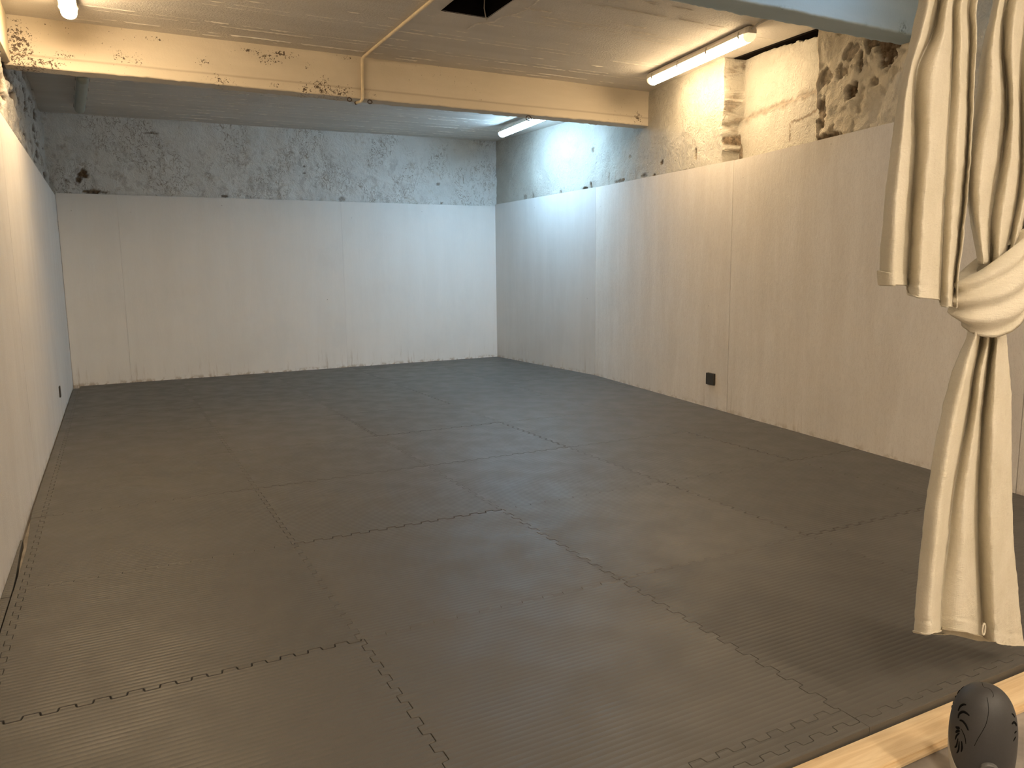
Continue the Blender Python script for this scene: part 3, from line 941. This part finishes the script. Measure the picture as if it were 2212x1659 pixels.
# ------------------------------------------------------------------ fluorescent fittings
def lamp(p0, p1, label, emit, group='ceiling strip lights', top=None, w=0.050, cap=None):
    """p0/p1: plan ends, hung just below the ceiling"""
    a = Vector((p0[0], p0[1], 0)); b = Vector((p1[0], p1[1], 0))
    L = (b - a).length; c = (a + b) / 2
    zt = min(zc(a.x, a.y), zc(b.x, b.y)) - 0.006 if top is None else top
    e_ = empty('strip_light', (c.x, c.y, zt), label, 'strip light', group, math.atan2(b.y - a.y, b.x - a.x))
    h = L / 2
    def ring(x, ww, z): return None
    # base tray: tapered trough
    mb = MB(); rs = []
    for x, k in ((-h, .75), (-h + .02, 1), (h - .02, 1), (h, .75)):
        q = w * k
        rs.append([Vector((x, -q * .72, 0.0)), Vector((x, q * .72, 0.0)), Vector((x, q * .95, -0.022)), Vector((x, q, -0.045)), Vector((x, -q, -0.045)), Vector((x, -q * .95, -0.022))])
    mb.loft(rs)
    mb.build('base_tray', M['tray'], e_, bevel=0.003)
    # diffuser cover: rounded section below the tray
    def sec(x, k, kz):
        out = []
        for i in range(13):
            t = PI * i / 12
            out.append(Vector((x, -math.cos(t) * (w - .004) * k, -0.046 - 0.052 * kz * math.sin(t) ** 0.7)))
        return out
    mb = MB()
    mb.loft([sec(x, 1, 1) for x in frange(-h + .045, h - .045, 0.08)])
    mb.build('diffuser', emit or M['cover_off'], e_, smooth=False)
    for sgn in (-1, 1):
        mb = MB(); rs = []
        for d, k, kz in ((0.0, 1, 1), (0.018, .98, .96), (0.033, .90, .78), (0.044, .75, .45)):
            rs.append(sec(sgn * (h - .0449 + d), k, kz))
        mb.loft(rs, cap0=False)
        mb.build('end_cap', (cap or M['cover_end']) if emit else M['cover_off'], e_, smooth=True)
    for sgn in (-1, 1):
        for x in [lerp(-h + .09, h - .11, k / 3) for k in range(4)]:
            mb = MB()
            pr_ = [(w * .98, -0.018), (w * 1.07, -0.030), (w * 1.10, -0.052), (w * 0.99, -0.064), (w * 1.0, -0.050), (w * 1.0, -0.030)]
            mb.loft([[Vector((x + dx, sgn * y, z)) for y, z in pr_] for dx in (-.007, .007)])
            mb.build('clip', M['clip'], e_)
    return e_
lamp((3.50, 2.97), (3.665, 4.34), 'lit warm strip light over the right wall, in front of the beam', M['e_warm'], cap=M['cap_warm'])
lamp((3.60, 5.90), (3.655, 7.22), 'lit bluish-white strip light behind the beam in the far right corner', M['e_cool'], top=2.862, cap=M['cap_cool'])
lamp((-0.742, 3.15), (-0.725, 4.50), 'lit warm strip light at the upper left edge of the photo', M['e_warm_l'], cap=M['cap_warm'])
lamp((-0.70, 6.25), (-0.765, 7.62), 'unlit grey-green strip light behind the beam, on the left', None)
lamp((-0.35, -3.1), (-0.35, -1.8), 'added unseen warm strip light behind the viewpoint, on the left', M['e_warm_b'])  # out of view, added to throw warm light on curtain and plank
lamp((1.75, -3.1), (1.75, -1.8), 'added unseen warm strip light behind the viewpoint, on the right', M['e_warm_b'])  # second unseen fitting, added as warm fill for boards and curtain
lamp((1.9, 1.25), (3.1, 1.40), 'added unseen cool strip light near the pale beam, above the curtain', M['e_cool_f'])  # out of view, added to give the pale beam its cool light

# ------------------------------------------------------------------ pipe, hooks, cables
mb = MB()
p1 = Vector((1.262, BY0 - 0.012, ZC - 0.012))
path = [Vector((1.30, 1.95, ZC - 0.012)), Vector((1.285, 3.4, ZC - 0.012)), Vector((1.265, 4.6, ZC - 0.012)), Vector((1.262, 4.83, ZC - 0.013)), Vector((1.2615, 4.858, ZC - 0.018)), Vector((1.261, BY0 - .013, ZC - 0.04)), Vector((1.257, BY0 - .013, 2.70)), Vector((1.255, BY0 - .014, 2.56)), Vector((1.253, BY0 - .010, 2.53)), Vector((1.25, BY0 + .02, 2.517)), Vector((1.225, BY0 + .06, 2.512))]
mb.tube(path, 0.0115, 12)
o = mb.build('conduit_pipe', M['pipe'], smooth=True); tag(o, 'cream conduit pipe running along the ceiling and down the beam', 'pipe')
mb = MB(); mb.tube([path[-1], path[-1] + (path[-1] - path[-2]).normalized() * 0.012], 0.0135, 12)
mb.build('end_sleeve', M['rust'], o, smooth=False)['label'] = 'dark open pipe end'
def hook(px, py, label, r=0.017, stem=0.0):
    p = at_z(px, py, 2.533)
    mb = MB()
    pts = [Vector((r * math.cos(a), 0.004 * math.sin(a * 2), -r * .8 + r * math.sin(a) * .8)) for a in [2 * PI * i / 24 for i in range(24)]]
    mb.tube(pts, 0.0042, 8, closed=True)
    if stem: mb.tube([Vector((0, 0, -1.6 * r)), Vector((0.002, 0, -1.6 * r - stem))], 0.003, 8)
    o = mb.build('iron_hook', M['rust'], smooth=True); o.location = p
    tag(o, label, 'hook', 'rusty hooks under the beam')
hook(755, 211, 'rusty iron loop under the beam, left of the conduit pipe')
hook(799, 216, 'rusty iron loop under the beam, just right of the conduit pipe')
hook(1142, 250, 'rusty iron hook under the beam in front of the bluish strip light', 0.026, 0.03)
# cable from the right fitting towards the second beam
mb = MB()
c0 = Vector((3.49, 2.96, ZC - 0.03))
mb.tube([c0, Vector((3.482, 2.90, ZC - .012)), Vector((3.46, 2.70, ZC - .009)), Vector((3.42, 2.35, ZC - .009)), Vector((3.36, 1.90, ZC - .009))], 0.009, 8)
o = mb.build('cable', M['cable'], smooth=True); tag(o, 'thin grey cable on the ceiling from the warm right strip light', 'cable')
mb = MB(); mb.box(-.012, .012, -.008, .008, -.014, .0)
s_ = mb.build('cable_clip', M['rust'], o); s_.location = (3.447, 2.60, ZC - .006)
# pale wire dangling from the hatch
mb = MB()
mb.tube([Vector((1.72, 3.55, 3.3)), Vector((1.715, 3.57, 3.0)), Vector((1.722, 3.60, 2.90)), Vector((1.735, 3.607, 2.85)), Vector((1.745, 3.605, 2.83))], 0.004, 8)
o = mb.build('loose_wire', M['wire'], smooth=True); tag(o, 'pale loose wire hanging out of the dark ceiling opening', 'wire')

# ------------------------------------------------------------------ curtains
YC = -0.10
def interp_keys(keys, v):
    if v <= keys[0][0]:
        (a, A), (b, B) = keys[0], keys[1]
    elif v >= keys[-1][0]:
        (a, A), (b, B) = keys[-2], keys[-1]
    else:
        for k in range(len(keys) - 1):
            if keys[k][0] <= v <= keys[k+1][0]:
                (a, A), (b, B) = keys[k], keys[k+1]; break
    t = (v - a) / (b - a)
    if v <= keys[0][0] or v >= keys[-1][0] or len(keys) < 3:
        return [lerp(p, q, t) for p, q in zip(A, B)]
    # smooth (cubic Hermite) between the keyed rows
    def slope(i, m):
        lo, hi = max(i - 1, 0), min(i + 1, len(keys) - 1)
        return (keys[hi][1][m] - keys[lo][1][m]) / (keys[hi][0] - keys[lo][0])
    h = b - a
    c0, c1, c2, c3 = 2*t**3 - 3*t*t + 1, (t**3 - 2*t*t + t) * h, -2*t**3 + 3*t*t, (t**3 - t*t) * h
    return [c0 * A[m] + c1 * slope(k, m) + c2 * B[m] + c3 * slope(k + 1, m) for m in range(len(A))]
def sheet(name, keys, depth, rows_, parent, hem=None, nper=14, wr=0.0025, seed=0.0, base=YC, dscale=None, thick=0.003, hem_w=25):
    """keys: [(row, [column of each fold feature])]; depth: [d of each feature], even = valley, odd = crest"""
    nf = len(depth); V = []; nu = (nf - 1) * nper + 1
    for r_ in rows_:
        xs_ = interp_keys(keys, r_)
        for c in range(nu):
            k = min(nf - 2, c // nper); t = (c - k * nper) / nper
            sharp_a = depth[k] < depth[k + 1]
            s_ = math.sin(t * PI / 2) if sharp_a else 1 - math.cos(t * PI / 2)
            s_ = lerp(s_, t, 0.15)
            d = lerp(depth[k], depth[k + 1], s_)
            if dscale: d *= dscale(r_)
            # crest side bulges: columns follow an even spread
            x = lerp(xs_[k], xs_[k + 1], t)
            rr = r_
            if hem and r_ > rows_[-1] - 60:
                h = interp_hem(hem, x)
                rr = lerp(r_, h, sstep(rows_[-1] - 60, rows_[-1], r_))
            if hem and r_ > rows_[-1] - 60:
                q = h - rr
                if hem_w - 3.5 < q < hem_w + 2.5: d -= 0.0022
                elif q <= hem_w - 3.5: d += 0.0012
            P = at_y(x, rr, base - d)
            w_ = wr * fb((P.x * 16 + seed, P.z * 9, seed), 4) + 1.0 * wr * fb((P.x * 34 + P.z * 18 + seed, P.z * 44, seed), 4)
            P = Vector((P.x, P.y - w_, P.z))
            V.append(P)
    F = []
    for j in range(len(rows_) - 1):
        for i in range(nu - 1):
            F.append((j*nu + i, (j+1)*nu + i, (j+1)*nu + i + 1, j*nu + i + 1))
    if parent is not None:
        V = [p - parent.location for p in V]
    o = mesh(name, V, F, M['cloth'], parent, True)
    if thick:
        m = o.modifiers.new('thickness', 'SOLIDIFY'); m.thickness = thick; m.offset = -1
    return o
def interp_hem(hem, x):
    if x <= hem[0][0]: return hem[0][1]
    for (a, p), (b, q) in zip(hem[:-1], hem[1:]):
        if a <= x <= b: return lerp(p, q, (x - a) / (b - a))
    return hem[-1][1]

# short curtain, left
c1 = empty('curtain', at_y(1980, 620, YC), 'short cream linen curtain hanging in loose pleats, left of the knotted one', 'curtain', 'cream curtains at the entrance')
keysL = [(-640, [2040, 2085, 2120, 2170, 2210, 2250, 2290, 2330]),
         (0, [1984, 2008, 2028, 2050, 2062, 2080, 2096, 2114]),
         (76, [1969, 1990, 2012, 2040, 2060, 2078, 2097, 2111]),
         (156, [1951, 1966, 1979, 2020, 2057, 2076, 2094, 2106]),
         (300, [1926, 1950, 1977, 2010, 2048, 2072, 2090, 2097]),
         (450, [1908, 1938, 1970, 1998, 2041, 2062, 2080, 2088]),
         (600, [1898, 1932, 1961, 1990, 2034, 2050, 2064, 2070]),
         (665, [1896, 1930, 1959, 1988, 2031, 2048, 2062, 2066])]
hemL = [(1896, 584), (1930, 590), (1958, 595), (1962, 632), (1990, 642), (2030, 648), (2033, 660), (2068, 664)]
rowsL = [-640, -560, -480, -400, -320, -240, -160, -100, -50] + [x * 10.0 for x in range(-2, 60)] + [600.0 + 3.25 * k for k in range(21)]
sheet('drape', keysL, [-.035, .028, -.030, .036, -.028, .006, -.035, .0], rowsL, c1, hemL, seed=1.3, wr=0.0018)
# knotted curtain: upper drape, knot, tail
c2 = empty('curtain', at_y(2130, 900, YC), 'long cream linen curtain tied into a thick knot halfway, tail hanging to the floor', 'curtain', 'cream curtains at the entrance')
keysU = [(-640, [2230, 2300, 2350, 2420, 2470, 2540, 2600, 2680]),
         (0, [2145, 2160, 2174, 2200, 2225, 2260, 2300, 2350]),
         (100, [2122, 2146, 2166, 2188, 2208, 2240, 2275, 2320]),
         (211, [2107, 2145, 2176, 2190, 2205, 2225, 2255, 2290]),
         (337, [2090, 2128, 2165, 2185, 2206, 2222, 2240, 2262]),
         (420, [2088, 2118, 2150, 2175, 2200, 2214, 2228, 2242]),
         (480, [2096, 2118, 2142, 2165, 2188, 2202, 2214, 2226]),
         (560, [2110, 2124, 2140, 2158, 2174, 2186, 2196, 2206])]
rowsU = [-640, -560, -480, -400, -320, -240, -160, -100, -50] + [x * 10.0 for x in range(-2, 58)]
sheet('upper_drape', keysU, [-.04, .03, -.018, .034, -.010, .030, -.03, .02], rowsU, c2, None, seed=4.1, wr=0.0018)
keysT = [(670, [2093, 2112, 2128, 2140, 2150, 2160, 2168, 2172]),
         (720, [2089, 2108, 2123, 2136, 2145, 2156, 2168, 2174]),
         (800, [2057, 2088, 2106, 2122, 2134, 2152, 2172, 2182]),
         (891, [2034, 2068, 2093, 2110, 2122, 2148, 2172, 2185]),
         (1050, [2005, 2040, 2063, 2090, 2115, 2145, 2174, 2186]),
         (1170, [1990, 2026, 2048, 2084, 2113, 2146, 2176, 2190]),
         (1300, [1978, 2014, 2034, 2082, 2120, 2150, 2178, 2202]),
         (1395, [1972, 2010, 2032, 2080, 2126, 2152, 2178, 2214])]
hemT = [(1970, 1360), (2000, 1368), (2030, 1362), (2036, 1352), (2080, 1360), (2120, 1372), (2130, 1381), (2176, 1394), (2215, 1393)]
rowsT = [x * 10.0 for x in range(67, 133)] + [1330.0 + 3.25 * k for k in range(21)]
sheet('tail', keysT, [-.030, .024, -.026, .020, -.036, .026, .004, -.012], rowsT, c2, hemT, seed=7.7, wr=0.0018)
keysB = [(1000, [2050, 2070, 2090, 2110, 2130]), (1395, [2004, 2050, 2090, 2130, 2165])]
sheet('back_fold', keysB, [-.03, -.02, -.035, -.02, -.03], [1000, 1100, 1200, 1260, 1300, 1330, 1350, 1370, 1390], c2, [(2000, 1366), (2060, 1372), (2110, 1384), (2190, 1390)], seed=3.3, base=YC + 0.035)
# stitched hem lines
def hemline(name, pts, parent, base=YC):
    mb = MB()
    mb.tube([at_y(u, v, base - d) - parent.location for u, v, d in pts], 0.0016, 6)
    mb.build(name, M['cloth'], parent, smooth=True)
# little loop at the split of the tail
mb = MB()
q = at_y(2122, 1358, YC - 0.035)
mb.tube([q - c2.location + Vector((0.006 * math.sin(a), -0.004, 0.016 * math.cos(a))) for a in [2 * PI * i / 16 for i in range(16)]], 0.0022, 8, closed=True)
mb.build('loop', M['cloth'], c2, smooth=True)
# the knot: a tilted sleeve of folded cloth around the gathered bundle
kc = at_y(2140, 598, YC)
def knot_ring(v, k=1.0):
    out = []
    N = 56
    for i in range(N):
        a = 2 * PI * i / N
        fold = 0.0085 * math.sin(v * 2 * PI * 3.1 + 0.8 * math.cos(a)) + 0.004 * fb((v * 5, math.cos(a) * 2, math.sin(a) * 2 + 3), 3)
        bul = math.sin(PI * min(1, max(0, v * 0.86 + 0.10))) ** 0.55
        rx = 0.070 + 0.052 * bul + fold; ry = 0.040 + 0.040 * bul + fold
        z = 0.060 - v * 0.168 + math.cos(a) * (0.058 - 0.028 * v) + math.sin(a) * (0.026 - 0.046 * v) + 0.006 * math.sin(2 * a + 1) * v
        out.append(Vector((kc.x + math.cos(a) * rx * 1.0, kc.y + 0.008 - math.sin(a) * ry - 0.015, kc.z + z)) - c2.location)
    return out
mb = MB()
rs = []
def shrink(ring, s, dz):
    c = sum(ring, Vector()) / len(ring)
    return [c + (p - c) * s + Vector((0, 0, dz)) for p in ring]
rs.append(shrink(knot_ring(0.0), 0.55, -0.012))
rs.append(shrink(knot_ring(0.0), 0.92, 0.002))
for k in range(0, 25): rs.append(knot_ring(k / 24))
rs.append(shrink(knot_ring(1.0), 0.92, 0.002)); rs.append(shrink(knot_ring(1.0), 0.70, 0.02))
mb.loft(rs, cap0=False, cap1=False)
mb.build('knot', M['cloth'], c2, smooth=True)
# rod that carries both curtains, above the picture
mb = MB(); mb.tube([Vector((-1.06, YC - 0.0, 2.40)), Vector((xr(YC) - 0.0, YC - 0.0, 2.40))], 0.012, 12)
tag(mb.build('curtain_rod', M['rod'], smooth=True), 'steel rod carrying the cream curtains', 'curtain rod')

# ------------------------------------------------------------------ dark rounded appliance
EC = Vector((1.075, -0.320, 0.075)); ER = Vector((0.068, 0.068, 0.133))
ez = EC.z - ER.z
e = empty('appliance', (EC.x, EC.y, ZF), 'dark rounded plastic appliance with curved vent slots, standing on the floor by the plank', 'appliance')
vd = (CPOS - EC); az = math.atan2(vd.y, vd.x)
def egg(n, off=0.0):
    q = (math.hypot(n.x, n.y) ** 2.5 + abs(n.z) ** 2.5) ** (1 / 2.5)
    n = n / q
    return Vector((EC.x + n.x * (ER.x + off), EC.y + n.y * (ER.y + off), EC.z + n.z * (ER.z + off))) - e.location
pole = Vector((math.cos(az + 0.42) * math.cos(0.95), math.sin(az + 0.42) * math.cos(0.95), math.sin(0.95)))
px_ = pole.orthogonal().normalized(); py_ = pole.cross(px_)
def sph(lat, lon):
    n = pole * math.cos(lat) + (px_ * math.cos(lon) + py_ * math.sin(lon)) * math.sin(lat)
    return n
def clampz(p):
    p = p.copy(); p.z = max(p.z, 0.002); return p
LAT = 1.72
mb = MB(); N = 64
rs = [[clampz(egg(sph(max(0.001, LAT * k / 28), 2 * PI * i / N))) for i in range(N)] for k in range(29)]
rs.append([clampz(egg(sph(LAT, 2 * PI * i / N), -0.006)) for i in range(N)])
mb.loft(rs)
mb.build('dark_cover', M['dark_shell'], e, smooth=True)
mb = MB()
rs = [[clampz(egg(sph(LAT + 0.02 - 0.05, 2 * PI * i / N), -0.005)) for i in range(N)]]
rs += [[clampz(egg(sph(lerp(LAT + 0.012, PI - 0.001, k / 20), 2 * PI * i / N), 0.0)) for i in range(N)] for k in range(21)]
mb.loft(rs)
mb.build('pale_shell', M['light_shell'], e, smooth=True)
def hit(u, v):
    d = ray(u, v); o_ = CPOS - EC
    D = Vector((d.x / ER.x, d.y / ER.y, d.z / ER.z)); O = Vector((o_.x / ER.x, o_.y / ER.y, o_.z / ER.z))
    a = D.dot(D); b_ = 2 * O.dot(D); c = O.dot(O) - 1; q = b_ * b_ - 4 * a * c
    if q < 0: 
        t = -b_ / (2 * a); n = O + D * t; n.normalize(); return n
    t = (-b_ - math.sqrt(q)) / (2 * a)
    return (O + D * t).normalized()
def px8(x, y): return (2040 + x / 8.3, 1459 + y / 8.3)
def smooth_poly(p, n=6):
    out = []
    for i in range(len(p) - 1):
        a = p[max(i - 1, 0)]; b = p[i]; c = p[i + 1]; d = p[min(i + 2, len(p) - 1)]
        for k in range(n):
            t = k / n
            out.append(tuple(0.5 * ((2 * b[m]) + (-a[m] + c[m]) * t + (2*a[m] - 5*b[m] + 4*c[m] - d[m]) * t * t + (-a[m] + 3*b[m] - 3*c[m] + d[m]) * t ** 3) for m in (0, 1)))
    out.append(p[-1]); return out
slots = [([(270, 660), (310, 590), (360, 562), (410, 566)], 11), ([(265, 780), (290, 710), (350, 680), (410, 700), (462, 745)], 12),
         ([(290, 815), (340, 830), (395, 895), (435, 990)], 11), ([(215, 930), (250, 945), (285, 940)], 14), ([(208, 1020), (240, 1000), (285, 996)], 12),
         ([(195, 1150), (220, 1080), (275, 1030)], 9), ([(185, 1290), (215, 1260), (245, 1130)], 9), ([(225, 1390), (255, 1330), (265, 1180)], 9),
         ([(300, 1370), (315, 1300), (310, 1180)], 9), ([(385, 1230), (370, 1100), (310, 960)], 5), ([(215, 300), (240, 262), (275, 255), (292, 282)], 12),
         ([(260, 190), (300, 158), (345, 148)], 9), ([(195, 390), (215, 375), (228, 388)], 10), ([(160, 520), (175, 490), (190, 470)], 7), ([(140, 590), (155, 570), (170, 555)], 7),
         ([(1178, 885), (1215, 855), (1250, 885), (1258, 920)], 12), ([(1170, 715), (1200, 735), (1225, 775)], 9), ([(1235, 1040), (1255, 1015), (1272, 1005)], 9), ([(1225, 1180), (1245, 1130), (1262, 1100)], 7)]
for pl, wd_ in slots:
    pts = [egg(hit(*px8(*q)), -0.0009 if wd_ > 8 else -0.0005) for q in smooth_poly(pl)]
    mb = MB(); r0 = wd_ / 8.3 / 1655 * 2.05 * 1.7
    nn_ = len(pts)
    mb.tube(pts, [r0 * (0.55 + 0.45 * math.sin(PI * min(1, max(0, (i + .5) / nn_)))) for i in range(nn_)], 8)
    mb.build('vent_slot', M['slot'], e, smooth=True)
for pl in ([(620, 92), (670, 130), (705, 215), (790, 240), (850, 310), (872, 390), (855, 430)], [(760, 430), (778, 560), (782, 700), (745, 880), (680, 1010), (600, 1140), (540, 1260)]):
    pts = [egg(hit(*px8(*q)), -0.0004) for q in smooth_poly(pl)]
    mb = MB(); mb.tube(pts, 0.0007, 6)
    mb.build('seam_line', M['slot'], e, smooth=True)
mb = MB(); rs = []
nb = hit(*px8(800, 1690)); tb = nb.orthogonal().normalized(); bb = nb.cross(tb); pc = egg(nb, 0)
for k, r_ in ((-0.004, .0185), (0.002, .0185), (0.0045, .016), (0.0045, .011), (0.003, .0095), (0.003, .004)):
    rs.append([pc + nb * k + (tb * math.cos(a) + bb * math.sin(a)) * r_ for a in [2 * PI * i / 28 for i in range(28)]])
mb.loft(rs)
mb.build('button', M['button'], e, smooth=False)
